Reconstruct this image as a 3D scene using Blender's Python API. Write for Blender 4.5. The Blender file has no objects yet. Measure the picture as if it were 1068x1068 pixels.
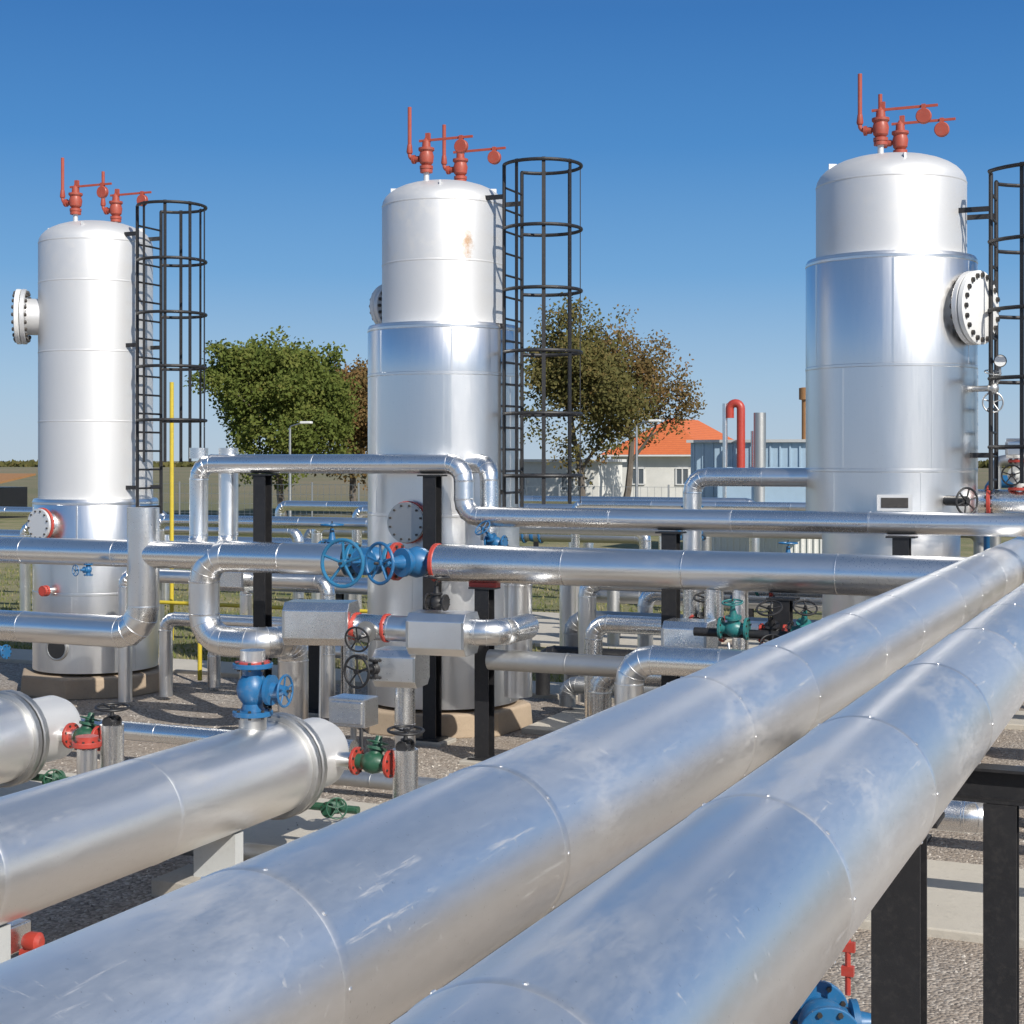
import bpy, math, random
from mathutils import Vector, Matrix
random.seed(7)
V=Vector
COL=bpy.context.scene.collection

# ---------------------------------------------------------------- mesh builder
def basis(d):
    d=V(d).normalized()
    if abs(d.z)>0.95: x=V((1,0,0))
    else: x=V((0,0,1)).cross(d)
    x=(x-d*x.dot(d)).normalized()
    y=d.cross(x)
    return x,y,d

class MB:
    def __init__(s): s.v=[];s.f=[];s.m=[];s.a=[]
    def add(s,vs,fs,m=0,var=0.5):
        o=len(s.v); s.v.extend([tuple(q) for q in vs])
        L=isinstance(var,list)
        for i,f in enumerate(fs):
            s.f.append(tuple(j+o for j in f)); s.m.append(m); s.a.append(var[i] if L else var)
    def lathe(s,o,d,prof,seg=24,m=0,var=0.5,sect=None,cap=True,rot=0.0):
        x,y,d=basis(d); o=V(o); vs=[]; fs=[]; va=[]
        for t,r in prof:
            for j in range(seg):
                a=2*math.pi*j/seg+rot
                vs.append(o+d*t+x*(r*math.cos(a))+y*(r*math.sin(a)))
        for i in range(len(prof)-1):
            off=random.randint(0,seg); rr=[random.random() for _ in range(50)]
            for j in range(seg):
                k=(j+1)%seg
                fs.append((i*seg+j,i*seg+k,(i+1)*seg+k,(i+1)*seg+j))
                va.append(rr[((j+off)%seg)*sect//seg] if sect else var)
        if cap:
            if prof[0][1]>1e-4: fs.append(tuple(range(seg-1,-1,-1))); va.append(var)
            n=len(prof)-1
            if prof[n][1]>1e-4: fs.append(tuple(n*seg+j for j in range(seg))); va.append(var)
        s.add(vs,fs,m,va)
    def cyl(s,p0,p1,r,seg=12,m=0,r1=None,var=0.5):
        p0=V(p0);p1=V(p1);L=(p1-p0).length
        s.lathe(p0,p1-p0,[(0,r),(L,r if r1 is None else r1)],seg,m,var)
    def box(s,c,size,m=0,rz=0.0,axes=None,var=0.5):
        c=V(c);hx,hy,hz=[q/2 for q in size]
        if axes: X,Y,Z=[V(q).normalized() for q in axes]
        else: X=V((math.cos(rz),math.sin(rz),0));Y=V((-math.sin(rz),math.cos(rz),0));Z=V((0,0,1))
        vs=[c+X*(hx*i)+Y*(hy*j)+Z*(hz*k) for i in(-1,1) for j in(-1,1) for k in(-1,1)]
        s.add(vs,[(0,1,3,2),(4,6,7,5),(0,4,5,1),(2,3,7,6),(0,2,6,4),(1,5,7,3)],m,var)
    def torus(s,c,ax,R,r,m=0,seg=32,ts=8):
        x,y,d=basis(ax);c=V(c);vs=[];fs=[]
        for i in range(seg):
            a=2*math.pi*i/seg; e=x*math.cos(a)+y*math.sin(a)
            for j in range(ts):
                b=2*math.pi*j/ts
                vs.append(c+e*(R+r*math.cos(b))+d*(r*math.sin(b)))
        for i in range(seg):
            for j in range(ts):
                k=(i+1)%seg;l=(j+1)%ts
                fs.append((i*ts+j,k*ts+j,k*ts+l,i*ts+l))
        s.add(vs,fs,m)
    def ball(s,c,r,m=0,seg=12,sc=1.0):
        n=7;prof=[(-r*sc*math.cos(math.pi*i/n),max(r*math.sin(math.pi*i/n),1e-5)) for i in range(n+1)]
        s.lathe(c,(0,0,1),prof,seg,m,cap=False)
    def tube(s,path,r,seg=20,bend=0.3,m=0,space=None,band=0.012,bw=0.03,cap=True,arcn=5,bm=None,phase=0.0,rivets=False):
        P=[V(p) for p in path]; pts=[]
        n=len(P); prev=P[0]; bands=[]
        rnd=random.random
        pts.append((P[0],(P[1]-P[0]).normalized(),rnd()))
        for i in range(1,n):
            d=(P[i]-P[i-1]).normalized()
            if i<n-1:
                d2=(P[i+1]-P[i]).normalized(); ang=d.angle(d2)
                tl=bend*math.tan(ang/2) if ang>0.01 else 0
                tl=min(tl,(P[i]-P[i-1]).length*0.49,(P[i+1]-P[i]).length*0.49)
            else: ang=0;tl=0
            end=P[i]-d*tl; L=(end-prev).length
            if space and L>space*0.6:
                k=max(1,int(round(L/space)))
                for q in range(1,k):
                    pp=prev+(end-prev)*((q+phase*(random.random()-0.5))/k)
                    pts.append((pp,d,rnd())); bands.append((pp,d,bw))
            pts.append((end,d,rnd()))
            if space and i<n-1 and ang>0.01: bands.append((end,d,bw))
            if ang>0.01 and i<n-1:
                R=tl/math.tan(ang/2)
                perp=(d2-d*d2.dot(d)).normalized(); c=end+perp*R
                for q in range(1,arcn+1):
                    t=ang*q/arcn
                    pp=c-perp*(R*math.cos(t))+d*(R*math.sin(t))
                    tt=(d*math.cos(t)+perp*math.sin(t)).normalized()
                    pts.append((pp,tt,rnd()))
                    if space and q<arcn: bands.append((pp,tt,bw*.6))
                if space: bands.append((pts[-1][0],d2,bw))
                prev=pts[-1][0]
            else: prev=end
        x,y,d=basis(pts[0][1]); vs=[];fs=[];va=[];dp=pts[0][1]
        for (p,t,_) in pts:
            q=dp.rotation_difference(t); x=q@x; y=q@y; dp=t
            x=(x-t*x.dot(t)).normalized(); y=t.cross(x)
            for j in range(seg):
                a=2*math.pi*j/seg
                vs.append(p+x*(r*math.cos(a))+y*(r*math.sin(a)))
        for i in range(len(pts)-1):
            for j in range(seg):
                k=(j+1)%seg
                fs.append((i*seg+j,i*seg+k,(i+1)*seg+k,(i+1)*seg+j)); va.append(pts[i+1][2])
        if cap:
            fs.append(tuple(range(seg-1,-1,-1))); va.append(.5)
            k=len(pts)-1; fs.append(tuple(k*seg+j for j in range(seg))); va.append(.5)
        s.add(vs,fs,m,va)
        for (p,t,b_) in bands:
            s.lathe(p-t*b_/2,t,[(0,r*0.998),(min(.008,b_*.2),r+band),(b_-0.003,r+band*.8),(b_,r*0.995)],seg,m if bm is None else bm,rnd(),cap=False)
            if rivets:
                xx,yy,_=basis(t)
                for j in range(9):
                    a=2*math.pi*j/9+.3; e=xx*math.cos(a)+yy*math.sin(a)
                    s.lathe(p+e*(r+band*.7),e,[(0,.006),(.0025,.005),(.004,.002)],8,m,.2)
    def build(s,name,mats,parent=None,origin=(0,0,0),smooth=True,ang=32):
        o=V(origin)
        if parent is not None: o=V(parent["_o"])
        me=bpy.data.meshes.new(name)
        me.from_pydata([(q[0]-o.x,q[1]-o.y,q[2]-o.z) for q in s.v],[],s.f)
        for mt in (mats if isinstance(mats,(list,tuple)) else [mats]): me.materials.append(mt)
        me.polygons.foreach_set("material_index",s.m)
        at=me.attributes.new("var",'FLOAT','FACE'); at.data.foreach_set("value",s.a)
        if smooth:
            me.polygons.foreach_set("use_smooth",[True]*len(s.f))
            me.set_sharp_from_angle(angle=math.radians(ang))
        me.update()
        ob=bpy.data.objects.new(name,me); COL.objects.link(ob)
        if parent is not None: ob.parent=parent
        else: ob.location=o
        ob["_o"]=list(o)
        return ob

def tag(ob,label,cat,group=None,kind=None):
    ob["label"]=label; ob["category"]=cat
    if group: ob["group"]=group
    if kind: ob["kind"]=kind
    return ob
def thing(name,loc,label,cat,group=None):
    e=bpy.data.objects.new(name,None); e.empty_display_size=0.2; e.location=loc; COL.objects.link(e)
    e["_o"]=list(loc)
    return tag(e,label,cat,group)
def bevel(ob,w=0.01,seg=2):
    m=ob.modifiers.new("bevel","BEVEL"); m.width=w; m.segments=seg; m.limit_method='ANGLE'; return ob

# ---------------------------------------------------------------- materials
def newmat(name):
    m=bpy.data.materials.new(name); m.use_nodes=True; nt=m.node_tree
    return m,nt,nt.nodes["Principled BSDF"]
def N(nt,t,**k):
    n=nt.nodes.new(t)
    for a,b in k.items(): setattr(n,a,b)
    return n
def noise(nt,co,scale,detail=4,rough=.55,stretch=None,rot=None):
    n=N(nt,"ShaderNodeTexNoise"); n.inputs["Scale"].default_value=scale; n.inputs["Detail"].default_value=detail; n.inputs["Roughness"].default_value=rough
    if stretch:
        mp=N(nt,"ShaderNodeMapping"); mp.inputs["Scale"].default_value=stretch
        if rot: mp.inputs["Rotation"].default_value=rot
        nt.links.new(co,mp.inputs[0]); nt.links.new(mp.outputs[0],n.inputs["Vector"])
    else: nt.links.new(co,n.inputs["Vector"])
    return n.outputs["Fac"]
def ramp(nt,fac,stops):
    r=N(nt,"ShaderNodeValToRGB"); cr=r.color_ramp
    while len(cr.elements)<len(stops): cr.elements.new(0.5)
    for e,(p,c) in zip(cr.elements,stops):
        e.position=p; e.color=(c,c,c,1) if isinstance(c,(int,float)) else (*c,1)
    nt.links.new(fac,r.inputs[0]); return r.outputs[0]
def mixc(nt,f,a,b,mode='MIX'):
    m=N(nt,"ShaderNodeMix",data_type='RGBA',blend_type=mode)
    for s,v in ((m.inputs[0],f),(m.inputs[6],a),(m.inputs[7],b)):
        if hasattr(v,"links") or hasattr(v,"is_output"): nt.links.new(v,s)
        else: s.default_value=v if isinstance(v,(int,float)) else (*v,1)
    return m.outputs[2]
def mth(nt,op,a,b=0.0):
    m=N(nt,"ShaderNodeMath",operation=op)
    for s,v in ((m.inputs[0],a),(m.inputs[1],b)):
        if isinstance(v,(int,float)): s.default_value=v
        else: nt.links.new(v,s)
    return m.outputs[0]
def bump(nt,bs,h,strength=.3,dist=.02):
    b=N(nt,"ShaderNodeBump"); b.inputs["Strength"].default_value=strength; b.inputs["Distance"].default_value=dist
    nt.links.new(h,b.inputs["Height"]); nt.links.new(b.outputs[0],bs.inputs["Normal"])

def cladding(name,c0,c1,r0,r1,dent=0.25,streak=(1,1,1),metal=1.0,dust=0.12,dustc=(.66,.63,.58),vv=.35,scr=(1,1,1),scratch=.0,spots=.3,thr=.60,stain=None,scuff=0.0):
    m,nt,bs=newmat(name)
    co=N(nt,"ShaderNodeTexCoord").outputs["Object"]
    at=N(nt,"ShaderNodeAttribute",attribute_name="var").outputs["Fac"]
    n1=noise(nt,co,1.6,6,.6,streak); n2=noise(nt,co,7,9,.72,scr); n3=noise(nt,co,60,4,.65,scr)
    f=mth(nt,'ADD',mth(nt,'MULTIPLY',at,vv),mth(nt,'MULTIPLY',n1,.35))
    f=mth(nt,'ADD',f,mth(nt,'MULTIPLY',n3,.3))
    c=mixc(nt,f,c0,c1)
    patch=ramp(nt,noise(nt,co,.9,3,.5),[(.50,0.0),(.66,1.0)])
    dm=mth(nt,'MULTIPLY',ramp(nt,n2,[(thr-.1,0.0),(thr+.12,1.0)]),patch)
    if scuff>0:
        s1=ramp(nt,noise(nt,co,30,5,.7,(1,.05,1),(.0,.0,.35)),[(.62,0.0),(.68,1.0)])
        s2=ramp(nt,noise(nt,co,34,5,.7,(.05,1,.6),(.0,.5,.2)),[(.63,0.0),(.69,1.0)])
        sc_=mth(nt,'MULTIPLY',mth(nt,'MAXIMUM',s1,s2),ramp(nt,noise(nt,co,2.4,3,.5),[(.48,0.0),(.6,1.0)]))
        dm=mth(nt,'MAXIMUM',dm,mth(nt,'MULTIPLY',sc_,scuff))
    dm2=mth(nt,'MULTIPLY',dm,dust)
    c=mixc(nt,dm2,c,dustc)
    sp=ramp(nt,noise(nt,co,95,2,.5),[(.70,0.0),(.75,1.0)])
    c=mixc(nt,mth(nt,'MULTIPLY',sp,spots),c,(.30,.27,.24))
    if stain:
        vd=N(nt,"ShaderNodeVectorMath",operation='DISTANCE'); mp=N(nt,"ShaderNodeMapping"); mp.inputs["Scale"].default_value=(1,1,.45)
        nt.links.new(co,mp.inputs[0]); nt.links.new(mp.outputs[0],vd.inputs[0]); vd.inputs[1].default_value=(stain[0],stain[1],stain[2]*.45)
        q=mth(nt,'ADD',vd.outputs["Value"],mth(nt,'MULTIPLY',noise(nt,co,14,6,.75),.22))
        rm=ramp(nt,q,[(.12,1.0),(.19,0.0)])
        c=mixc(nt,mth(nt,'MULTIPLY',rm,.85),c,(.42,.24,.11))
    nt.links.new(c,bs.inputs["Base Color"])
    rr=mth(nt,'ADD',mth(nt,'MULTIPLY',n3,(r1-r0)),r0-0.02)
    rr=mth(nt,'ADD',rr,mth(nt,'MULTIPLY',at,.07))
    rr=mth(nt,'ADD',rr,mth(nt,'MULTIPLY',n1,.06))
    rr=mth(nt,'ADD',rr,mth(nt,'MULTIPLY',dm2,.35))
    nt.links.new(rr,bs.inputs["Roughness"])
    nt.links.new(mth(nt,'SUBTRACT',metal,mth(nt,'MULTIPLY',dm2,.5)),bs.inputs["Metallic"])
    h=mth(nt,'ADD',mth(nt,'MULTIPLY',noise(nt,co,2.2,2,.4,streak),1.0),mth(nt,'MULTIPLY',n3,.02+scratch))
    h=mth(nt,'ADD',h,mth(nt,'MULTIPLY',noise(nt,co,9,2,.5),.03))
    bump(nt,bs,h,dent,.03)
    return m
M_CLAD=cladding("aluminium_cladding",(.80,.80,.795),(.97,.965,.95),.17,.32,.26,dust=.15)
M_BIG=cladding("aluminium_cladding_large",(.80,.795,.785),(.98,.97,.955),.27,.42,.17,metal=.93,dust=.38,scr=(1,.25,1),scratch=.02,streak=(1,.6,1),scuff=.9,thr=.57)
M_TANKCLAD=cladding("tank_sheet_cladding",(.78,.78,.775),(.92,.915,.905),.24,.35,.11,streak=(1,1,.25),vv=.22,scr=(1,1,.05),scratch=.015)
M_TANKPAINT=cladding("aluminium_paint",(.66,.66,.66),(.76,.76,.75),.40,.50,.08,streak=(1,1,.4),metal=.5,dust=.25,dustc=(.64,.61,.56),vv=.2)
M_TANKSTAIN=cladding("aluminium_paint_stained",(.66,.66,.66),(.76,.76,.75),.40,.50,.08,streak=(1,1,.4),metal=.5,dust=.35,dustc=(.64,.61,.56),vv=.2,stain=(.52,-.47,5.38))
M_DULL=cladding("dull_zinc",(.38,.38,.38),(.60,.60,.585),.36,.52,.2)

def paint(name,c,rough=.42,var=.25,dirt=.3,metal=0.0,coat=.2):
    m,nt,bs=newmat(name); co=N(nt,"ShaderNodeTexCoord").outputs["Object"]
    n1=noise(nt,co,5,5,.6); n2=noise(nt,co,25,6,.7)
    d=tuple(q*(1-var) for q in c); l=tuple(min(1,q*(1+var*.5)+.01) for q in c)
    cc=mixc(nt,n1,d,l)
    dm=mth(nt,'MULTIPLY',ramp(nt,n2,[(.52,0.0),(.75,1.0)]),dirt)
    cc=mixc(nt,dm,cc,(.22,.19,.16))
    nt.links.new(cc,bs.inputs["Base Color"])
    nt.links.new(mth(nt,'ADD',mth(nt,'MULTIPLY',n2,.25),rough-.1),bs.inputs["Roughness"])
    bs.inputs["Metallic"].default_value=metal
    bs.inputs["Coat Weight"].default_value=coat; bs.inputs["Coat Roughness"].default_value=.3
    bump(nt,bs,n2,.15,.005)
    return m
M_BLACK=paint("black_paint",(.010,.010,.012),.5,dirt=.08,coat=.05)
M_RED=paint("red_paint",(.44,.045,.028),.45)
M_ORED=paint("weathered_red_paint",(.38,.065,.035),.55)
M_BLUE=paint("blue_paint",(.010,.125,.30),.42)
M_CYAN=paint("light_blue_paint",(.012,.15,.30),.42)
M_TEAL=paint("teal_paint",(.015,.16,.16),.4)
M_GREEN=paint("green_paint",(.015,.085,.045),.4)
M_YEL=paint("yellow_paint",(.60,.46,.03),.5)
M_WHITE=paint("white_paint",(.74,.74,.72),.5,.08,.15)
M_GREYP=paint("grey_paint",(.48,.49,.48),.5,.1,.2)
M_BOLT=paint("steel_bolt",(.10,.09,.08),.45,metal=.8)
M_RUST=paint("rusty_steel",(.32,.16,.06),.75,coat=0)
M_BLUEGREY=paint("blue_grey_sheet",(.36,.48,.58),.5,.1,.15)
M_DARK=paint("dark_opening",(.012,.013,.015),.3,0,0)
M_GLASS=paint("window_glass",(.10,.12,.14),.15,0,0)

def concrete(name,c,scale=1.0):
    m,nt,bs=newmat(name); co=N(nt,"ShaderNodeTexCoord").outputs["Object"]
    n1=noise(nt,co,.9*scale,7,.65); n2=noise(nt,co,14*scale,6,.7)
    cc=mixc(nt,n1,tuple(q*.72 for q in c),tuple(min(1,q*1.15) for q in c))
    cc=mixc(nt,ramp(nt,n2,[(.55,0.0),(.8,.5)]),cc,tuple(q*.5 for q in c))
    nt.links.new(cc,bs.inputs["Base Color"]); bs.inputs["Roughness"].default_value=.9
    bump(nt,bs,n2,.4,.01); return m
M_CONC=concrete("concrete",(.40,.37,.32))
M_SLAB=concrete("concrete_slab",(.50,.46,.39))
M_FOUND=concrete("stained_concrete",(.40,.31,.22),2)

def ground_mat():
    m,nt,bs=newmat("gravel_and_field"); co=N(nt,"ShaderNodeTexCoord").outputs["Object"]
    vo=N(nt,"ShaderNodeTexVoronoi"); vo.inputs["Scale"].default_value=44; nt.links.new(co,vo.inputs["Vector"])
    hsv=N(nt,"ShaderNodeRGBToBW"); nt.links.new(vo.outputs["Color"],hsv.inputs[0])
    stone=ramp(nt,hsv.outputs[0],[(0.15,(.14,.12,.105)),(.45,(.27,.235,.20)),(.7,(.38,.335,.29)),(.95,(.53,.49,.43))])
    n1=noise(nt,co,.5,6,.65)
    stone=mixc(nt,ramp(nt,n1,[(.38,0.0),(.62,.75)]),stone,(.29,.23,.175))
    n2=noise(nt,co,.018,6,.6); n3=noise(nt,co,1.1,6,.7)
    field=mixc(nt,ramp(nt,n2,[(.38,0.0),(.6,1.0)]),(.15,.15,.075),(.24,.19,.12))
    field=mixc(nt,mth(nt,'MULTIPLY',n3,.4),field,(.10,.11,.05))
    sp=N(nt,"ShaderNodeSeparateXYZ"); nt.links.new(co,sp.inputs[0])
    f=mth(nt,'ADD',sp.outputs[1],mth(nt,'MULTIPLY',n3,3.0))
    mr=N(nt,"ShaderNodeMapRange"); mr.inputs[1].default_value=38; mr.inputs[2].default_value=44; nt.links.new(f,mr.inputs[0])
    c=mixc(nt,mr.outputs[0],stone,field)
    nt.links.new(c,bs.inputs["Base Color"]); bs.inputs["Roughness"].default_value=.95
    inv=mth(nt,'SUBTRACT',1.0,vo.outputs["Distance"])
    bump(nt,bs,inv,.7,.02); return m
def lawn_mat():
    m,nt,bs=newmat("lawn_grass"); co=N(nt,"ShaderNodeTexCoord").outputs["Object"]
    n1=noise(nt,co,.35,7,.75); n2=noise(nt,co,12,6,.8,(1,1,1))
    c=mixc(nt,ramp(nt,n1,[(.38,0.0),(.56,1.0)]),(.14,.17,.05),(.34,.29,.16))
    c=mixc(nt,ramp(nt,n2,[(.4,0.0),(.75,.8)]),c,(.10,.11,.04)); nt.links.new(c,bs.inputs["Base Color"]); bs.inputs["Roughness"].default_value=.95
    bump(nt,bs,n2,1.0,.06); return m
def leaf_mat(name,stops,tr_=.35):
    m,nt,bs=newmat(name)
    at=N(nt,"ShaderNodeAttribute",attribute_name="var").outputs["Fac"]
    c=ramp(nt,at,stops); nt.links.new(c,bs.inputs["Base Color"]); bs.inputs["Roughness"].default_value=.75
    bs.inputs["Specular IOR Level"].default_value=.2
    tr=N(nt,"ShaderNodeBsdfTranslucent"); nt.links.new(c,tr.inputs[0])
    mx=N(nt,"ShaderNodeMixShader"); mx.inputs[0].default_value=tr_
    nt.links.new(bs.outputs[0],mx.inputs[1]); nt.links.new(tr.outputs[0],mx.inputs[2])
    nt.links.new(mx.outputs[0],nt.nodes["Material Output"].inputs[0]); return m
M_LEAFG=leaf_mat("green_leaves",[(0,(.08,.11,.022)),(.5,(.13,.165,.035)),(.85,(.19,.20,.05)),(1,(.26,.20,.06))])
M_LEAFB=leaf_mat("autumn_leaves",[(0,(.10,.075,.03)),(.4,(.16,.12,.045)),(.75,(.23,.14,.055)),(1,(.32,.17,.07))])
M_LEAFO=leaf_mat("olive_leaves",[(0,(.08,.085,.028)),(.5,(.14,.13,.042)),(.85,(.20,.15,.055)),(1,(.28,.16,.065))])
M_BARK=paint("bark",(.13,.11,.09),.9,.4,.2,coat=0)
def tile_mat():
    m,nt,bs=newmat("clay_roof_tiles"); co=N(nt,"ShaderNodeTexCoord").outputs["Object"]
    w=N(nt,"ShaderNodeTexWave",wave_type='BANDS',bands_direction='Z'); w.inputs["Scale"].default_value=2.5; nt.links.new(co,w.inputs[0])
    n=noise(nt,co,3,5,.7)
    c=mixc(nt,n,(.50,.11,.035),(.72,.20,.065)); c=mixc(nt,mth(nt,'MULTIPLY',w.outputs["Fac"],.3),c,(.32,.08,.03))
    nt.links.new(c,bs.inputs["Base Color"]); bs.inputs["Roughness"].default_value=.8; bump(nt,bs,w.outputs["Fac"],.5,.05); return m
M_TILE=tile_mat()
M_PLASTER=concrete("white_plaster",(.78,.77,.72))

# ---------------------------------------------------------------- world, sun, camera
SUNEL=36
SUN=V((.80*math.cos(math.radians(SUNEL)),-.60*math.cos(math.radians(SUNEL)),math.sin(math.radians(SUNEL)))).normalized()
w=bpy.data.worlds.new("World"); bpy.context.scene.world=w; w.use_nodes=True
nt=w.node_tree; bg=nt.nodes["Background"]; sk=nt.nodes.new("ShaderNodeTexSky"); sk.sky_type='NISHITA'; sk.sun_disc=False
sk.sun_elevation=math.radians(SUNEL); sk.sun_rotation=math.atan2(SUN.x,SUN.y); sk.altitude=300; sk.air_density=1.0; sk.dust_density=1.6; sk.ozone_density=1.0
tc=nt.nodes.new("ShaderNodeTexCoord"); sx=nt.nodes.new("ShaderNodeSeparateXYZ"); nt.links.new(tc.outputs["Generated"],sx.inputs[0])
grad=ramp(nt,sx.outputs[2],[(0.0,(.45,.56,.67)),(.05,(.32,.49,.68)),(.12,(.135,.34,.63)),(.20,(.052,.225,.54)),(.30,(.021,.14,.42)),(.45,(.05,.15,.34)),(1.0,(.07,.14,.27))])
g10=mixc(nt,1.0,grad,(10,10,10),'MULTIPLY')
f_=nt.nodes.new("ShaderNodeMapRange"); f_.inputs[1].default_value=.28; f_.inputs[2].default_value=.5; f_.inputs[3].default_value=.90; f_.inputs[4].default_value=.35; nt.links.new(sx.outputs[2],f_.inputs[0])
skc=mixc(nt,f_.outputs[0],sk.outputs[0],g10)
nt.links.new(skc,bg.inputs[0]); bg.inputs[1].default_value=.108
sl=bpy.data.lights.new("sun","SUN"); sl.energy=5.0; sl.angle=math.radians(.5); sl.color=(1,.955,.88)
so=bpy.data.objects.new("sun",sl); COL.objects.link(so); so.rotation_euler=(-SUN).to_track_quat('-Z','Y').to_euler()
cam=bpy.data.cameras.new("camera"); co_=bpy.data.objects.new("camera",cam); COL.objects.link(co_)
co_.location=(0,0,3); co_.rotation_euler=(math.radians(90),0,math.radians(23.4))
cam.lens=1600/1068*36; cam.sensor_width=36; cam.shift_y=-54/1068; cam.clip_end=8000; cam.clip_start=.05
bpy.context.scene.camera=co_
sc=bpy.context.scene; sc.view_settings.view_transform='Standard'; sc.view_settings.look='None'; sc.view_settings.exposure=0

# ---------------------------------------------------------------- ground
def sheet(name,x0,x1,y0,y1,z,mat,label,cat):
    mb=MB(); mb.add([(x0,y0,z),(x1,y0,z),(x1,y1,z),(x0,y1,z)],[(0,1,2,3)])
    o=mb.build(name,mat,smooth=False); return tag(o,label,cat,kind="structure")
sheet("ground",-3000,3000,-300,4000,0,ground_mat(),"grey brown gravel yard running out to flat fields","ground")
M_LAWN=lawn_mat()
sheet("lawn",-60,-7.6,19.2,62,.004,M_LAWN,"patchy green grass beyond the process yard","grass")
sheet("lawn",-7.6,30,25.5,62,.004,M_LAWN,"patchy green grass beyond the process yard","grass")
def slabpath(name,x0,x1,y0,y1,label):
    mb=MB(); mb.box(((x0+x1)/2,(y0+y1)/2,.02),(x1-x0,y1-y0,.08))
    o=mb.build(name,M_SLAB,smooth=False); return tag(bevel(o,.012),label,"path",kind="structure")
x=-26
while x<12: slabpath("path",x,x+1.97,9.9,11.6,"pale concrete slab walkway through the gravel"); x+=2.0
x=-26
while x<12: slabpath("path",x,x+2.97,17.9,18.9,"pale concrete walkway along the grass"); x+=3.0
slabpath("path",-6.6,-3.9,15.5,17.2,"pale concrete pad between two tank foundations")
slabpath("path",-6.4,-1.9,19.3,24.5,"pale concrete pad behind the tank row")
slabpath("path",-14.5,-6.8,22.8,27.5,"pale concrete pad under pipe loops")
slabpath("path",-22,-10,38,43,"pale concrete yard in front of the plant housing")

mb=MB(); vs=[];fs=[];va=[]
for i in range(20000):
    if i<13000: px=random.uniform(-9.5,1.5);py=random.uniform(5.0,14.5)
    else: px=random.uniform(-13,0);py=random.uniform(11.6,17.9)
    if 9.85<py<11.65 and random.random()<.95: continue
    if 15.45<py<17.25 and -6.65<px<-3.85: continue
    s=random.uniform(.005,.017); o=len(vs); a=random.uniform(0,3.14)
    c,sn=math.cos(a)*s,math.sin(a)*s*.8
    zz=.0 if not 9.85<py<11.65 else .06
    vs+=[(px+c,py+sn,zz),(px-sn,py+c,zz),(px-c,py-sn,zz),(px+sn,py-c,zz),(px+.3*c,py+.2*c,zz+s*random.uniform(.5,1.1))]
    fs+=[(o,o+1,o+4),(o+1,o+2,o+4),(o+2,o+3,o+4),(o+3,o,o+4)]; r=random.random(); va+=[r]*4
mb.add(vs,fs,0,va)
M_STONE=leaf_mat("loose_stone",[(0,(.14,.12,.105)),(.4,(.27,.235,.205)),(.75,(.40,.355,.31)),(1,(.56,.52,.46))],.0)
tag(mb.build("gravel",M_STONE,smooth=False),"loose crushed stones covering the yard","gravel",kind="stuff")
vs=[];fs=[];va=[]
for i in range(18000):
    px=random.uniform(-30,-7.6);py=19.1+random.random()**1.6*16; h=random.uniform(.03,.10); a=random.uniform(0,6.28); o=len(vs)
    if -14.6<px<-6.7 and 22.7<py<27.6: continue
    dx,dy=math.cos(a)*.02,math.sin(a)*.02
    vs+=[(px-dx,py-dy,0),(px+dx,py+dy,0),(px+random.uniform(-.04,.04),py+random.uniform(-.04,.04),h)]; fs.append((o,o+1,o+2)); va.append(random.random())
mb=MB(); mb.add(vs,fs,0,va)
tag(mb.build("grass",leaf_mat("grass_blades",[(0,(.13,.17,.045)),(.5,(.24,.25,.09)),(1,(.44,.37,.20))]),smooth=False),"short dry green grass tufts on the lawn","grass",kind="stuff")

# ---------------------------------------------------------------- generic parts
def p_flange(mb,c,ax,R,t,n=8,m=0,bm=1,br=None):
    x,y,d=basis(ax); c=V(c); mb.lathe(c-d*t/2,d,[(0,R*.97),(t*.12,R),(t*.88,R),(t,R*.97)],28,m)
    br=br or R*.09
    for i in range(n):
        a=2*math.pi*(i+.5)/n; p=c+(x*math.cos(a)+y*math.sin(a))*R*.84
        mb.cyl(p-d*(t/2+br*1.1),p+d*(t/2+br*1.1),br,6,bm)
def p_wheel(mb,c,ax,R,spokes=5,m=0,r=None):
    x,y,d=basis(ax); c=V(c); r=r or R*.085
    mb.torus(c,d,R,r,m,32,8)
    for i in range(spokes):
        a=2*math.pi*i/spokes+.3; e=x*math.cos(a)+y*math.sin(a)
        mb.cyl(c+e*R*.1-d*R*.08,c+e*R*.97,r*.75,8,m)
    mb.lathe(c-d*R*.14,d,[(0,R*.17),(R*.25,R*.17)],12,m)
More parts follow.
